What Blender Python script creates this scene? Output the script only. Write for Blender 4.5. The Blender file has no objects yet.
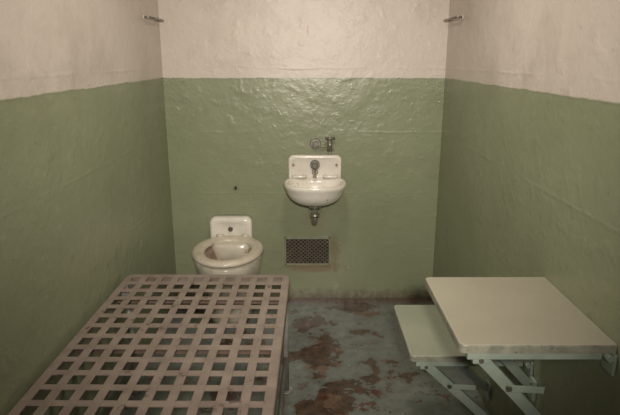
import bpy, bmesh, math, random
from mathutils import Vector, Matrix
random.seed(3)
scene = bpy.context.scene
scene.view_settings.view_transform = 'Standard'
scene.view_settings.look = 'None'

# ------------------------------------------------------------ dimensions (m)
XL, XR = -0.781, 0.717      # side walls
YB, YF = 3.0, -0.45         # back wall, front opening
ZC = 2.15
ZP = 1.268                  # paint line height

# ------------------------------------------------------------ node helpers
def new_mat(name):
    m = bpy.data.materials.new(name); m.use_nodes = True
    nt = m.node_tree
    return m, nt, nt.nodes['Principled BSDF']
def noise(nt, co, scale, detail=4, rough=.55, dist=0.0):
    n = nt.nodes.new('ShaderNodeTexNoise')
    n.inputs['Scale'].default_value = scale; n.inputs['Detail'].default_value = detail
    n.inputs['Roughness'].default_value = rough; n.inputs['Distortion'].default_value = dist
    nt.links.new(co, n.inputs['Vector']); return n.outputs['Fac']
def ramp(nt, fac, a, b):
    n = nt.nodes.new('ShaderNodeMapRange'); n.inputs[1].default_value = a; n.inputs[2].default_value = b
    nt.links.new(fac, n.inputs[0]); return n.outputs[0]
def mth(nt, op, a, b=None, c=None):
    n = nt.nodes.new('ShaderNodeMath'); n.operation = op
    for i, v in enumerate((a, b, c)):
        if v is None: continue
        if isinstance(v, (int, float)): n.inputs[i].default_value = v
        else: nt.links.new(v, n.inputs[i])
    return n.outputs[0]
def mix(nt, fac, a, b, mode='MIX'):
    n = nt.nodes.new('ShaderNodeMix'); n.data_type = 'RGBA'; n.blend_type = mode
    if isinstance(fac, (int, float)): n.inputs[0].default_value = fac
    else: nt.links.new(fac, n.inputs[0])
    for i, v in ((6, a), (7, b)):
        if isinstance(v, tuple): n.inputs[i].default_value = (*v, 1)
        else: nt.links.new(v, n.inputs[i])
    return n.outputs[2]
def bump(nt, bsdf, h, strength, dist):
    n = nt.nodes.new('ShaderNodeBump'); n.inputs['Strength'].default_value = strength
    n.inputs['Distance'].default_value = dist
    nt.links.new(h, n.inputs['Height']); nt.links.new(n.outputs[0], bsdf.inputs['Normal'])
def geo(nt):
    g = nt.nodes.new('ShaderNodeNewGeometry'); s = nt.nodes.new('ShaderNodeSeparateXYZ')
    nt.links.new(g.outputs['Position'], s.inputs[0]); return g.outputs['Position'], s.outputs
def blob(nt, s, cx, cz, rx, rz, wob, amt):
    """soft-edged stain on the back wall around (cx, cz)"""
    dx = mth(nt, 'DIVIDE', mth(nt, 'SUBTRACT', s[0], cx), rx); dz = mth(nt, 'DIVIDE', mth(nt, 'SUBTRACT', s[2], cz), rz)
    d = mth(nt, 'SQRT', mth(nt, 'ADD', mth(nt, 'MULTIPLY', dx, dx), mth(nt, 'MULTIPLY', dz, dz)))
    d = mth(nt, 'ADD', d, mth(nt, 'MULTIPLY', mth(nt, 'SUBTRACT', wob, .5), 2.2))
    onback = ramp(nt, s[1], YB - .02, YB - .01)
    return mth(nt, 'MULTIPLY', mth(nt, 'MULTIPLY', ramp(nt, d, 1.0, .5), onback), amt)

def wall_mat():
    m, nt, b = new_mat('painted_concrete_wall')
    p, s = geo(nt)
    mp = nt.nodes.new('ShaderNodeMapping'); mp.inputs['Scale'].default_value = (1, 1, 1.3)
    nt.links.new(p, mp.inputs[0]); ps = mp.outputs[0]
    wob = noise(nt, p, 9, 3)
    z = mth(nt, 'ADD', s[2], mth(nt, 'MULTIPLY', mth(nt, 'SUBTRACT', wob, .5), .014))
    up = ramp(nt, z, ZP - .002, ZP + .002)
    n1 = noise(nt, p, 2.2, 5, .6); n2 = noise(nt, ps, 12, 5, .56, .0); nf = noise(nt, p, 30, 5, .65)
    green = mix(nt, ramp(nt, n1, .3, .7), (.225, .250, .155), (.265, .292, .188))
    cream = mix(nt, ramp(nt, n1, .3, .7), (.56, .50, .44), (.615, .56, .50))
    ch = ramp(nt, noise(nt, p, 38, 4, .6), .66, .70)
    green = mix(nt, mth(nt, 'MULTIPLY', ch, .35), green, (.36, .39, .29))
    ch2 = ramp(nt, noise(nt, p, 24, 5, .7), .66, .70)
    green = mix(nt, mth(nt, 'MULTIPLY', ch2, .6), green, (.13, .135, .09))
    ch3 = ramp(nt, noise(nt, p, 29, 5, .7), .67, .70)
    cream = mix(nt, mth(nt, 'MULTIPLY', ch3, .6), cream, (.34, .27, .22))
    col = mix(nt, up, green, cream)
    gr = ramp(nt, noise(nt, p, 3.3, 6, .65, .4), .52, .72)
    col = mix(nt, mth(nt, 'MULTIPLY', gr, .25), col, (.18, .16, .11))
    ln = mth(nt, 'MULTIPLY', ramp(nt, mth(nt, 'ABSOLUTE', mth(nt, 'SUBTRACT', z, ZP - .003)), .007, .0), ramp(nt, nf, .35, .6))
    col = mix(nt, mth(nt, 'MULTIPLY', ln, .45), col, (.16, .16, .10))
    col = mix(nt, blob(nt, s, .03, .19, .20, .035, nf, .65), col, (.20, .115, .06))
    col = mix(nt, blob(nt, s, .14, .30, .035, .10, nf, .5), col, (.20, .13, .07))
    col = mix(nt, blob(nt, s, .03, .50, .07, .16, nf, .25), col, (.22, .17, .10))
    col = mix(nt, blob(nt, s, -.012, 1.515, .006, .035, nf, .45), col, (.45, .14, .10))
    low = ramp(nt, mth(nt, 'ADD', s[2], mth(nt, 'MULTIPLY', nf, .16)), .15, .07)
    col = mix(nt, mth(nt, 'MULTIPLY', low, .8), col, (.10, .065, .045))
    nt.links.new(col, b.inputs['Base Color'])
    nt.links.new(mth(nt, 'ADD', .32, mth(nt, 'MULTIPLY', up, .09)), b.inputs['Roughness'])
    h = mth(nt, 'ADD', mth(nt, 'MULTIPLY', n2, .42), mth(nt, 'MULTIPLY', noise(nt, ps, 4.2, 3, .5, .3), .8))
    w = mth(nt, 'PINGPONG', mth(nt, 'ADD', z, mth(nt, 'ADD', .03, mth(nt, 'MULTIPLY', n1, .02))), .17)
    h = mth(nt, 'ADD', h, mth(nt, 'MULTIPLY', mth(nt, 'MULTIPLY', ramp(nt, w, .009, 0), ramp(nt, n1, .42, .62)), .16))
    h = mth(nt, 'ADD', h, mth(nt, 'MULTIPLY', ramp(nt, noise(nt, p, 17, 3, .5, .0), .54, .70), .16))
    h = mth(nt, 'ADD', h, mth(nt, 'MULTIPLY', noise(nt, p, 48, 2, .5), .14))
    bump(nt, b, h, .50, .012)
    return m
def floor_mat():
    m, nt, b = new_mat('worn_painted_floor')
    p, s = geo(nt)
    n1 = noise(nt, p, 4.0, 8, .62, .1); n2 = noise(nt, p, 1.9, 6, .6, .4); n3 = noise(nt, p, 22, 5, .6)
    paint = mix(nt, ramp(nt, n3, .35, .7), (.145, .163, .150), (.21, .23, .215))
    brown = mix(nt, ramp(nt, n3, .35, .65), (.045, .028, .020), (.115, .070, .047))
    cx = mth(nt, 'ABSOLUTE', mth(nt, 'SUBTRACT', s[0], .05))
    wear = ramp(nt, cx, .55, .0)
    k = mth(nt, 'ADD', n1, mth(nt, 'MULTIPLY', mth(nt, 'SUBTRACT', wear, .5), .10))
    edge = ramp(nt, k, .49, .53)
    col = mix(nt, mth(nt, 'MULTIPLY', edge, .35), paint, (.09, .085, .072))
    col = mix(nt, ramp(nt, k, .548, .553), col, brown)
    tan = mth(nt, 'MULTIPLY', ramp(nt, k, .50, .53), ramp(nt, noise(nt, p, 7, 8, .65, .1), .575, .582))
    col = mix(nt, mth(nt, 'MULTIPLY', tan, .75), col, (.19, .12, .08))
    pale = ramp(nt, noise(nt, p, 14, 7, .7, .1), .64, .648)
    col = mix(nt, mth(nt, 'MULTIPLY', pale, .7), col, (.26, .275, .25))
    red = mth(nt, 'MULTIPLY', ramp(nt, noise(nt, p, 10, 6, .7, .1), .575, .585), ramp(nt, s[1], 2.25, 1.95))
    col = mix(nt, mth(nt, 'MULTIPLY', red, .85), col, (.10, .018, .012))
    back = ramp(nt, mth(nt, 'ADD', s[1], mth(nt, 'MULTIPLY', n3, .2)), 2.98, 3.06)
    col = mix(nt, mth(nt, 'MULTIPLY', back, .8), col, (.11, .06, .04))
    nt.links.new(col, b.inputs['Base Color'])
    r = mth(nt, 'MULTIPLY', n2, .34); nt.links.new(r, b.inputs['Roughness'])
    b.inputs['Specular IOR Level'].default_value = .8
    h = mth(nt, 'SUBTRACT', mth(nt, 'MULTIPLY', n3, .16), mth(nt, 'MULTIPLY', ramp(nt, k, .548, .553), .2))
    bump(nt, b, h, .25, .008)
    return m
def simple(name, c1, c2, rough=.45, scale=20, metal=0, bs=.2, spots=None, lo=.35, hi=.65):
    m, nt, b = new_mat(name)
    tc = nt.nodes.new('ShaderNodeNewGeometry').outputs['Position']
    f = noise(nt, tc, scale, 5, .6)
    col = mix(nt, ramp(nt, f, lo, hi), c1, c2)
    if spots:
        g = noise(nt, tc, scale * 1.7 + 3, 6, .7)
        col = mix(nt, ramp(nt, g, spots[1], spots[1] + .06), col, spots[0])
    nt.links.new(col, b.inputs['Base Color'])
    b.inputs['Roughness'].default_value = rough; b.inputs['Metallic'].default_value = metal
    if bs: bump(nt, b, noise(nt, tc, scale * 3, 3), bs, .002)
    return m
M_wall = wall_mat(); M_floor = floor_mat()
M_ceil = simple('ceiling_paint', (.58, .5, .43), (.64, .56, .48), .6, 5)
M_bed = simple('worn_bed_paint', (.215, .17, .145), (.295, .24, .205), .29, 14, spots=((.10, .065, .05), .61))
M_bed2 = simple('bed_underside_steel', (.15, .105, .088), (.22, .155, .128), .5, 20)
M_leg = simple('grey_steel_leg', (.22, .22, .20), (.32, .31, .28), .4, 20)
M_porc = simple('aged_porcelain', (.68, .65, .58), (.80, .77, .70), .16, 9, bs=.05, spots=((.40, .28, .17), .62))
M_porc2 = simple('toilet_porcelain', (.52, .48, .39), (.66, .62, .53), .2, 9, bs=.05, spots=((.38, .28, .17), .60))
M_seat = simple('toilet_seat_aged', (.52, .475, .38), (.63, .58, .48), .25, 14, spots=((.38, .28, .18), .63))
M_bowl = simple('stained_bowl_interior', (.22, .15, .11), (.42, .33, .27), .35, 18, bs=.1)
M_rust = simple('rust_stain', (.22, .11, .055), (.36, .21, .12), .5, 30)
M_dark = simple('dark_shade_and_parts', (.018, .014, .011), (.035, .026, .02), .8, 20)  # near-black: painted shade behind the grille, also wall stud and bowl water
M_grille = simple('grille_metal', (.13, .115, .085), (.22, .19, .145), .5, 40, metal=.3)
M_brass = simple('tarnished_metal', (.16, .15, .12), (.30, .29, .25), .35, 40, metal=.6)
M_chrome = simple('worn_chrome', (.45, .43, .38), (.62, .60, .55), .25, 40, metal=.85)
M_shelf = simple('shelf_cream_paint', (.355, .335, .26), (.39, .37, .29), .38, 4, bs=.22, spots=((.30, .275, .205), .68))
M_shelf2 = simple('shelf_green_paint', (.275, .30, .225), (.32, .345, .265), .4, 6, bs=.2, spots=((.20, .18, .13), .68))
M_edge = simple('shelf_worn_edge', (.24, .25, .20), (.37, .37, .29), .42, 30, bs=.2, spots=((.13, .11, .08), .60))
M_brk = simple('bracket_green_paint', (.29, .36, .30), (.38, .45, .38), .4, 15, bs=.15, spots=((.17, .15, .11), .64))
M_gw = simple('painted_pipe_green', (.20, .22, .13), (.26, .29, .18), .35, 25)

# ------------------------------------------------------------ mesh helpers
def parent_empty(name, loc):
    e = bpy.data.objects.new(name, None); e.location = loc; e.empty_display_size = .1
    scene.collection.objects.link(e); return e
def finish(name, bm, mat, parent=None, smooth=False, angle=None):
    me = bpy.data.meshes.new(name); bmesh.ops.recalc_face_normals(bm, faces=bm.faces)
    bm.to_mesh(me); bm.free()
    o = bpy.data.objects.new(name, me); scene.collection.objects.link(o)
    me.materials.append(mat)
    if smooth:
        for p in me.polygons: p.use_smooth = True
    if parent:
        o.parent = parent; o.matrix_parent_inverse = Matrix.Translation(-parent.location)
    return o
def box(name, lo, hi, mat, parent=None, bev=0.0, seg=2):
    bm = bmesh.new(); bmesh.ops.create_cube(bm, size=1)
    lo, hi = Vector(lo), Vector(hi); c = (lo + hi) / 2; s = hi - lo
    for v in bm.verts: v.co = Vector((c.x + v.co.x * s.x, c.y + v.co.y * s.y, c.z + v.co.z * s.z))
    if bev: bmesh.ops.bevel(bm, geom=bm.edges[:], offset=bev, segments=seg, affect='EDGES', profile=.6)
    return finish(name, bm, mat, parent, smooth=False)
def bar(name, a, b, w, t, mat, parent=None, up=(0, 1, 0), bev=.001):
    a, b = Vector(a), Vector(b); d = (b - a); L = d.length; d.normalize()
    u = Vector(up); u = (u - d * u.dot(d)).normalized(); s = d.cross(u)
    bm = bmesh.new(); bmesh.ops.create_cube(bm, size=1)
    for v in bm.verts:
        v.co = (a + b) / 2 + d * v.co.x * L + s * v.co.y * w + u * v.co.z * t
    if bev: bmesh.ops.bevel(bm, geom=bm.edges[:], offset=bev, segments=1, affect='EDGES')
    return finish(name, bm, mat, parent)
def cyl(name, a, b, r, mat, parent=None, r2=None, seg=28, bev=0):
    a, b = Vector(a), Vector(b); d = b - a
    bm = bmesh.new()
    bmesh.ops.create_cone(bm, cap_ends=True, segments=seg, radius1=r, radius2=r if r2 is None else r2, depth=d.length)
    if bev:
        es = [e for e in bm.edges if any(len(f.verts) > 4 for f in e.link_faces)]
        bmesh.ops.bevel(bm, geom=es, offset=bev, segments=2, affect='EDGES')
    q = d.to_track_quat('Z', 'Y').to_matrix().to_4x4()
    bmesh.ops.transform(bm, matrix=Matrix.Translation((a + b) / 2) @ q, verts=bm.verts)
    o = finish(name, bm, mat, parent, smooth=True)
    for p in o.data.polygons:
        if len(p.vertices) > 4: p.use_smooth = False
    return o
def tube(name, pts, r, mat, parent=None):
    cu = bpy.data.curves.new(name, 'CURVE'); cu.dimensions = '3D'; cu.bevel_depth = r; cu.bevel_resolution = 6
    cu.use_fill_caps = True; cu.resolution_u = 10
    sp = cu.splines.new('BEZIER'); sp.bezier_points.add(len(pts) - 1)
    for bp, p in zip(sp.bezier_points, pts):
        bp.co = p; bp.handle_left_type = bp.handle_right_type = 'AUTO'
    o = bpy.data.objects.new(name, cu)
    scene.collection.objects.link(o)
    me = bpy.data.meshes.new_from_object(o.evaluated_get(bpy.context.evaluated_depsgraph_get()))
    bpy.data.objects.remove(o)
    o = bpy.data.objects.new(name, me); scene.collection.objects.link(o)
    me.materials.clear(); me.materials.append(mat)
    for p in me.polygons: p.use_smooth = True
    if parent:
        o.parent = parent; o.matrix_parent_inverse = Matrix.Translation(-parent.location)
    return o
def loft(name, rings, mat, parent=None, cap0=True, cap1=True, closed=False, smooth=True, mat2=None, split=None, sub=0):
    bm = bmesh.new(); R = [[bm.verts.new(p) for p in ring] for ring in rings]
    n = len(R[0]); m = len(R)
    for i in range(m if closed else m - 1):
        A, B = R[i], R[(i + 1) % m]
        for j in range(n):
            f = bm.faces.new((A[j], A[(j + 1) % n], B[(j + 1) % n], B[j]))
            if split is not None and i >= split: f.material_index = 1
    if not closed:
        if cap0: bm.faces.new(R[0])
        if cap1:
            f = bm.faces.new(R[-1])
            if split is not None: f.material_index = 1
    o = finish(name, bm, mat, parent, smooth)
    if mat2: o.data.materials.append(mat2)
    if sub:
        md = o.modifiers.new('sub', 'SUBSURF'); md.levels = md.render_levels = sub
    return o
def oval(cx, cy, z, a, b, n=48, e=2.0, bx=None):
    out = []
    for i in range(n):
        t = 2 * math.pi * i / n; c, s = math.cos(t), math.sin(t)
        bb = b if (s < 0 or bx is None) else bx
        out.append((cx + a * math.copysign(abs(c) ** (2 / e), c), cy + bb * math.copysign(abs(s) ** (2 / e), s), z))
    return out

# ------------------------------------------------------------ room shell
def grid_wall(name, lo, hi): return box(name, lo, hi, M_wall)
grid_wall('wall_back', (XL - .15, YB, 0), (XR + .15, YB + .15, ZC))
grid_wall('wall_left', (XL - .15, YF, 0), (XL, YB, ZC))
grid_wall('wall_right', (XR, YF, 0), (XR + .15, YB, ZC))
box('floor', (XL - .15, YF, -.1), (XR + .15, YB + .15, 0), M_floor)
box('ceiling', (XL - .15, YF, ZC), (XR + .15, YB + .15, ZC + .1), M_ceil)

# ------------------------------------------------------------ bed frame (flat strap steel bunk)
bed = parent_empty('bunk_bed_frame', (-.425, 1.19, 0))
bx0, bx1, by0, by1, bz = -.758, -.082, .22, 2.14, .500
def rrect(x0, x1, y0, y1, r, z, k=8):
    pts = []
    for cx, cy, a0 in ((x1 - r, y1 - r, 0), (x0 + r, y1 - r, 90), (x0 + r, y0 + r, 180), (x1 - r, y0 + r, 270)):
        for i in range(k + 1):
            a = math.radians(a0 + 90 * i / k); pts.append((cx + r * math.cos(a), cy + r * math.sin(a), z))
    return pts
fw = .030
loft('perimeter_rail', [
    rrect(bx0 + fw, bx1 - fw, by0 + fw, by1 - fw, .012, bz - .004),
    rrect(bx0 + fw, bx1 - fw, by0 + fw, by1 - fw, .012, bz),
    rrect(bx0 + .003, bx1 - .003, by0 + .003, by1 - .003, .032, bz),
    rrect(bx0, bx1, by0, by1, .035, bz - .003),
    rrect(bx0, bx1, by0, by1, .035, bz - .042),
    rrect(bx0 + .004, bx1 - .004, by0 + .004, by1 - .004, .031, bz - .042),
    rrect(bx0 + .004, bx1 - .004, by0 + .004, by1 - .004, .031, bz - .006),
], M_bed, bed, closed=True, smooth=False)
nc, nr = 10, 26
px = (bx1 - bx0 - fw) / nc; py = (by1 - by0 - fw) / nr
sw = .0132
# flat lattice: length straps lie just over the cross straps, riveted down
for i in range(1, nc):
    x = bx0 + fw / 2 + px * i
    box('strap_lengthwise_%02d' % i, (x - sw, by0 + .010, bz - .0020), (x + sw, by1 - .010, bz + .0012), M_bed, bed, .0008, 1)
for j in range(1, nr):
    y = by0 + fw / 2 + py * j
    box('strap_crosswise_%02d' % j, (bx0 + .010, y - sw, bz - .0045), (bx1 - .010, y + sw, bz - .0008), M_bed, bed, .0008, 1)
for k, y in enumerate((.55, 1.15, 1.62, 2.00)):
    box('cross_brace_%d' % k, (bx0 + .005, y - .016, bz - .060), (bx1 - .005, y + .016, bz - .044), M_bed2, bed, .001)
for k, (x, y) in enumerate(((bx1 - .018, 2.06), (bx1 - .018, .34), (bx0 + .018, 2.06), (bx0 + .018, .34))):
    cyl('leg_%d' % k, (x, y, 0.003), (x, y, bz - .005), .0125, M_leg, bed)
    cyl('foot_%d' % k, (x, y, 0), (x, y, .008), .028, M_leg, bed)
    box('leg_gusset_%d' % k, (x - .0135, y - .03, bz - .075), (x + .0135, y + .03, bz - .006), M_leg, bed, .002)
for k, x in enumerate((bx1 - .018, bx0 + .018)):
    cyl('leg_tie_%d' % k, (x, .34, .16), (x, 2.06, .16), .009, M_leg, bed)
bed.rotation_euler = (0, 0, math.radians(-.55))
bed.location = (-.435, 1.19, 0)

# ------------------------------------------------------------ toilet
tx = -.430
toi = parent_empty('toilet', (tx, 2.74, 0))
rings = [oval(tx, 2.78, .0, .115, .165, bx=.19, e=2.6), oval(tx, 2.78, .03, .11, .16, bx=.18, e=2.6),
         oval(tx, 2.79, .12, .110, .16, bx=.17, e=2.4), oval(tx, 2.78, .20, .140, .195, bx=.17),
         oval(tx, 2.76, .27, .163, .228, bx=.19), oval(tx, 2.745, .33, .175, .243, bx=.205),
         oval(tx, 2.74, .365, .178, .246, bx=.21), oval(tx, 2.74, .378, .174, .243, bx=.208),
         oval(tx, 2.74, .380, .150, .215, bx=.17),
         oval(tx, 2.74, .365, .125, .175, bx=.13), oval(tx, 2.745, .32, .118, .165, bx=.12),
         oval(tx, 2.755, .28, .095, .13, bx=.10), oval(tx, 2.765, .26, .05, .07, bx=.05)]
loft('bowl', rings, M_porc2, toi, mat2=M_bowl, split=8, sub=1)
def seat_ring(da, z): return oval(tx, 2.735, z, .186 + da, .250 + da, bx=.205 + da, n=64)
loft('seat', [seat_ring(0, .388), seat_ring(.002, .400), seat_ring(-.006, .413), seat_ring(-.028, .419), seat_ring(-.056, .412),
              seat_ring(-.070, .399), seat_ring(-.064, .386), seat_ring(-.03, .382)], M_seat, toi, closed=True, sub=1)
def backring(y, w, z0, z1, r=.035):
    return [(p[0], y, p[1]) for p in rrect(tx - .01 - w, tx - .01 + w, z0, z1, r, 0)]
loft('raised_back', [backring(2.999, .112, .30, .515), backring(2.935, .118, .30, .520), backring(2.918, .114, .302, .513),
                     backring(2.912, .098, .315, .497), backring(2.922, .088, .325, .485), backring(2.926, .03, .40, .44, .01)], M_porc, toi, smooth=True)
loft('back_shelf', [oval(tx, 2.90, .25, .09, .07, e=4, bx=.095), oval(tx, 2.90, .34, .112, .08, e=4, bx=.095),
                    oval(tx, 2.90, .388, .116, .08, e=4, bx=.095), oval(tx, 2.90, .396, .108, .072, e=4, bx=.09)], M_porc2, toi)
cyl('flush_button', (tx - .012, 2.930, .452), (tx - .012, 2.910, .452), .013, M_brass, toi, bev=.003)
for k, dx in enumerate((-.07, .07)):
    cyl('seat_hinge_%d' % k, (tx + dx - .022, 2.915, .413), (tx + dx + .022, 2.915, .413), .012, M_seat, toi, bev=.003)
    cyl('hinge_post_%d' % k, (tx + dx, 2.915, .385), (tx + dx, 2.915, .412), .008, M_brass, toi)
box('hinge_bar', (tx - .09, 2.905, .398), (tx + .09, 2.925, .408), M_seat, toi, .003)
cyl('bowl_water', (tx, 2.765, .266), (tx, 2.765, .270), .060, M_dark, toi)

# ------------------------------------------------------------ wall sink
sx = .027
snk = parent_empty('wall_sink', (sx, 2.9, .72))
def bs_ring(y, g, zt):
    w = .146 - g; zb = .640 + g; r = .03
    pts = [(-w, zb), (w, zb), (w, zt - .045)]
    for i in range(9):
        a = math.radians(90 * i / 8); pts.append((w - r + r * math.cos(a), zt - r + r * math.sin(a)))
    for i in range(9):
        a = math.radians(90 + 90 * i / 8); pts.append((-w + r + r * math.cos(a), zt - r + r * math.sin(a)))
    pts.append((-w, zt - .045))
    return [(sx + x, y, z) for x, z in pts]
loft('backsplash', [bs_ring(2.999, 0, .860), bs_ring(2.968, 0, .860), bs_ring(2.960, .003, .857), bs_ring(2.956, .009, .851),
                    bs_ring(2.958, .016, .842), bs_ring(2.966, .020, .833)], M_porc, snk, smooth=True)
rings = [oval(sx, 2.86, .613, .040, .05, e=2.2), oval(sx, 2.86, .619, .080, .085, e=2.2), oval(sx, 2.855, .640, .122, .125, e=2.3, bx=.11),
         oval(sx, 2.855, .672, .147, .144, e=2.5, bx=.12), oval(sx, 2.855, .704, .156, .153, e=2.6, bx=.125),
         oval(sx, 2.855, .716, .164, .161, e=2.7, bx=.13), oval(sx, 2.855, .732, .166, .163, e=2.7, bx=.13), oval(sx, 2.855, .740, .160, .157, e=2.7, bx=.128),
         oval(sx, 2.855, .738, .147, .143, e=2.6, bx=.105), oval(sx, 2.855, .726, .139, .135, e=2.5, bx=.08),
         oval(sx, 2.855, .68, .122, .118, e=2.3, bx=.07), oval(sx, 2.86, .648, .08, .08, bx=.055), oval(sx, 2.86, .641, .02, .02)]
loft('basin', rings, M_porc, snk, sub=1)
cyl('drain', (sx, 2.86, .639), (sx, 2.86, .647), .020, M_brass, snk)
cyl('tap_flange', (sx, 2.968, .808), (sx, 2.945, .808), .026, M_brass, snk, bev=.003)
cyl('tap_button', (sx, 2.948, .808), (sx, 2.925, .808), .016, M_brass, snk, bev=.004)
tube('spout', [(sx, 2.962, .768), (sx, 2.925, .771), (sx, 2.905, .755)], .010, M_chrome, snk)
cyl('spout_collar', (sx, 2.968, .768), (sx, 2.950, .768), .017, M_chrome, snk, bev=.002)
for k, dx in enumerate((-.085, .085)):
    loft('soap_ledge_%d' % k, [oval(sx + dx, 2.948, .739, .038, .022, e=3), oval(sx + dx, 2.948, .752, .042, .026, e=3),
                               oval(sx + dx, 2.948, .754, .036, .020, e=3), oval(sx + dx, 2.948, .747, .030, .014, e=3)], M_porc, snk)
for k, dx in enumerate((-.118, .118)):
    cyl('mount_screw_%d' % k, (sx + dx, 2.972, .806), (sx + dx, 2.957, .806), .007, M_rust, snk)
tube('trap_bend', [(sx, 2.86, .61), (sx, 2.86, .545), (sx - .002, 2.872, .512), (sx, 2.90, .502), (sx, 2.928, .52), (sx, 2.95, .54), (sx, 2.999, .545)], .0165, M_chrome, snk)
cyl('tail_nut', (sx, 2.86, .616), (sx, 2.86, .588), .032, M_chrome, snk, seg=8, bev=.003)
cyl('trap_nut', (sx, 2.86, .560), (sx, 2.86, .540), .026, M_chrome, snk, seg=8, bev=.003)
cyl('trap_flange', (sx, 2.9995, .545), (sx, 2.988, .545), .036, M_gw, snk, bev=.003)

# ------------------------------------------------------------ supply valve above sink
val = parent_empty('water_supply_valve', (.07, 2.97, .92))
cyl('flange', (.030, 2.9995, .918), (.030, 2.988, .918), .030, M_brass, val, bev=.003)
cyl('flange_cap', (.030, 2.99, .918), (.030, 2.968, .918), .016, M_brass, val, bev=.003)
cyl('link_pipe', (.03, 2.978, .905), (.108, 2.978, .905), .006, M_gw, val)
cyl('valve_body', (.108, 2.974, .880), (.108, 2.974, .945), .014, M_brass, val, bev=.003)
cyl('valve_flange', (.108, 2.9995, .90), (.108, 2.986, .90), .024, M_gw, val, bev=.003)
cyl('valve_stem', (.108, 2.974, .9), (.108, 2.9995, .9), .010, M_gw, val)
cyl('handle', (.082, 2.972, .950), (.136, 2.972, .950), .008, M_brass, val, bev=.002)
cyl('down_pipe', (.108, 2.974, .850), (.108, 2.974, .885), .008, M_gw, val)

# ------------------------------------------------------------ vent grille
ven = parent_empty('vent_grille', (-.015, 2.99, .297))
vx0, vx1, vz0, vz1 = -.146, .116, .214, .380
box('dark_backing', (vx0 + .006, 2.9935, vz0 + .006), (vx1 - .006, 2.9992, vz1 - .006), M_dark, ven)  # flat dark panel on the uncut wall, painted as the shade of an opening
f = .008
box('frame_top', (vx0, 2.984, vz1 - f), (vx1, 2.9995, vz1), M_gw, ven, .002)
box('frame_bottom', (vx0, 2.984, vz0), (vx1, 2.9995, vz0 + f), M_gw, ven, .002)
box('frame_left', (vx0, 2.984, vz0), (vx0 + f, 2.9995, vz1), M_gw, ven, .002)
box('frame_right', (vx1 - f, 2.984, vz0), (vx1, 2.9995, vz1), M_gw, ven, .002)
bm = bmesh.new()
def clipline(x0, z0, dx, dz):
    t0, t1 = -9, 9
    for o, d, a, b in ((x0, dx, vx0 + f / 2, vx1 - f / 2), (z0, dz, vz0 + f / 2, vz1 - f / 2)):
        ta, tb = (a - o) / d, (b - o) / d
        if ta > tb: ta, tb = tb, ta
        t0, t1 = max(t0, ta), min(t1, tb)
    return (t0, t1) if t1 - t0 > .004 else None
for sgn in (1, -1):
    for k in range(-24, 24):
        x0 = (vx0 + vx1) / 2 + k * .025; z0 = (vz0 + vz1) / 2
        c = clipline(x0, z0, .75, sgn * .66)
        if c:
            a = Vector((x0 + .75 * c[0], 2.989 + .0008 * sgn, z0 + sgn * .66 * c[0])); b = Vector((x0 + .75 * c[1], 2.989 + .0008 * sgn, z0 + sgn * .66 * c[1]))
            d = (b - a).normalized(); s = d.cross(Vector((0, 1, 0))) * .0019; u = Vector((0, .001, 0))
            vs = [bm.verts.new(p) for p in (a - s - u, a + s - u, a + s + u, a - s + u, b - s - u, b + s - u, b + s + u, b - s + u)]
            for q in ((0, 1, 2, 3), (4, 7, 6, 5), (0, 4, 5, 1), (1, 5, 6, 2), (2, 6, 7, 3), (3, 7, 4, 0)): bm.faces.new([vs[i] for i in q])
finish('diamond_mesh', bm, M_grille, ven)

# ------------------------------------------------------------ wall bolt, corner rails
bo = parent_empty('wall_bolt', (-.414, 2.99, .673))
cyl('washer', (-.414, 2.9995, .673), (-.414, 2.994, .673), .016, M_gw, bo, bev=.002)
cyl('stud', (-.414, 2.996, .673), (-.414, 2.975, .673), .007, M_dark, bo)
for nm, x, s in (('coat_hook_rail', XL, 1), ('coat_hook_rail.001', XR, -1)):
    e = parent_empty(nm, (x, 2.83, 1.57))
    sfx = '' if s == 1 else '_b'
    cyl('rail' + sfx, (x + s * .030, 2.70, 1.555), (x + s * .030, 2.96, 1.555), .005, M_brass, e)
    for k, y in enumerate((2.72, 2.93)):
        cyl('standoff_%d%s' % (k, sfx), (x + s * .0005, y, 1.555), (x + s * .034, y, 1.555), .005, M_brass, e)
        cyl('plate_%d%s' % (k, sfx), (x + s * .0005, y, 1.555), (x + s * .006, y, 1.555), .012, M_ceil, e)

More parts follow.
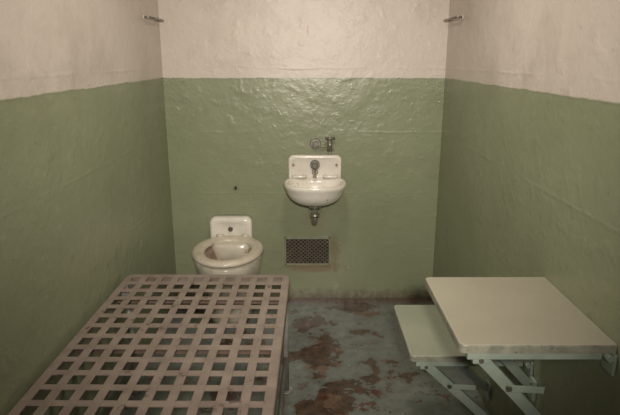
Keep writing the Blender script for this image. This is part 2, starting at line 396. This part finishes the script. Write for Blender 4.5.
# ------------------------------------------------------------ fold-down table and seat
def fold_shelf(name, x0, y0, y1, z, mat, drop, t=.022):
    e = parent_empty(name, ((x0 + XR) / 2, (y0 + y1) / 2, z))
    xw = XR - .001
    def rg(g, zz, r):
        pts = []
        xa, xb, ya, yb = x0 + g, xw, y0 + g, y1 - g
        pts += [(xb, ya, zz), (xb, yb, zz)]
        for i in range(7):
            a = math.radians(90 + 90 * i / 6); pts.append((xa + r + r * math.cos(a), yb - r + r * math.sin(a), zz))
        for i in range(7):
            a = math.radians(180 + 90 * i / 6); pts.append((xa + r + r * math.cos(a), ya + r + r * math.sin(a), zz))
        return pts
    loft('top', [rg(.0, z - t, .016), rg(0, z - .004, .016), rg(.0015, z - .001, .015), rg(.005, z, .012)], M_edge, e, smooth=False, mat2=mat, split=2)
    for k, y in enumerate((y0 + .016, y1 - .022)):
        box('under_rail_%d' % k, (x0 + .02, y - .013, z - t - .018), (xw - .03, y + .013, z - t + .001), M_brk, e, .0015)
        a = Vector((x0 + .050, y, z - t - .014)); b = Vector((xw - .006, y, z - drop))
        bar('brace_%d' % k, a, b, .028, .006, M_brk, e, up=(0, 1, 0))
        d = (b - a).normalized(); nrm = Vector((-d.z, 0, d.x)) * .013
        if nrm.z < 0: nrm = -nrm
        bar('brace_flange_%d' % k, a + nrm + Vector((0, .009, 0)), b + nrm + Vector((0, .009, 0)), .003, .018, M_brk, e)
        box('brace_lug_%d' % k, (x0 + .035, y - .010, z - t - .032), (x0 + .075, y + .010, z - t - .010), M_brk, e, .003)
        cyl('brace_pin_%d' % k, (x0 + .054, y - .014, z - t - .022), (x0 + .054, y + .014, z - t - .022), .006, M_brass, e)
        box('wall_plate_%d' % k, (xw - .010, y - .022, z - drop - .035), (xw, y + .022, z - drop + .035), M_brk, e, .002)
        box('hinge_plate_%d' % k, (xw - .008, y - .025, z - t - .055), (xw, y + .025, z - t), M_brk, e, .002)
        cyl('hinge_pin_%d' % k, (xw - .016, y - .026, z - t - .010), (xw - .016, y + .026, z - t - .010), .008, M_brk, e)
        cyl('plate_bolt_%d' % k, (xw - .016, y, z - drop + .022), (xw - .008, y, z - drop + .022), .007, M_brass, e)
        m = a.lerp(b, .25)
        bar('lock_link_%d' % k, m + Vector((-.005, -.006, 0)), m + Vector((.085, -.006, -.006)), .018, .004, M_brk, e)
        cyl('link_pin_%d' % k, m - Vector((0, .012, 0)), m + Vector((0, .006, 0)), .007, M_brass, e)
        m2 = a.lerp(b, .62)
        cyl('brace_bolt_%d' % k, m2 - Vector((0, .008, 0)), m2 + Vector((0, .006, 0)), .007, M_brass, e)
    box('front_stiffener', (x0 + .004, y0 + .03, z - t - .006), (x0 + .012, y1 - .03, z - t + .002), M_brk, e, .001)
    return e
fold_shelf('fold_down_table', .350, 1.152, 1.568, .725, M_shelf, .375)
fold_shelf('fold_down_seat', .322, 1.575, 1.955, .450, M_shelf2, .36)

# ------------------------------------------------------------ lamps
lamp = parent_empty('ceiling_lamp', (0, 1.8, ZC))
cyl('lamp_base', (0, 1.8, ZC), (0, 1.8, ZC - .025), .13, M_ceil, lamp)
l = bpy.data.lights.new('lamp_light', 'AREA'); l.shape = 'RECTANGLE'; l.size = l.size_y = .18; l.energy = 9; l.color = (1, .90, .79)
o = bpy.data.objects.new('lamp_light', l); o.location = (0, 1.8, ZC - .03); scene.collection.objects.link(o)
# added flash-like spot behind the camera: brighter centre, darker corners
l = bpy.data.lights.new('added_camera_spot', 'SPOT'); l.energy = 235; l.color = (1, .905, .79); l.spot_size = math.radians(66); l.spot_blend = 1; l.shadow_soft_size = .07
o = bpy.data.objects.new('added_camera_spot', l); o.location = (.05, -.35, 1.62); scene.collection.objects.link(o)
o.rotation_euler = (Vector((-.03, 3, .98)) - Vector(o.location)).to_track_quat('-Z', 'Y').to_euler()

w = bpy.data.worlds.new('world'); scene.world = w; w.use_nodes = True
w.node_tree.nodes['Background'].inputs[0].default_value = (1, .9, .8, 1)
w.node_tree.nodes['Background'].inputs[1].default_value = .10

# ------------------------------------------------------------ camera
cam = bpy.data.cameras.new('camera'); cam.sensor_width = 36; cam.lens = 36 * 550 / 620
cam.clip_start = .02
co = bpy.data.objects.new('camera', cam); co.location = (0, 0, 1.37)
co.rotation_euler = (math.radians(90 - 15.2), 0, 0)
scene.collection.objects.link(co); scene.camera = co
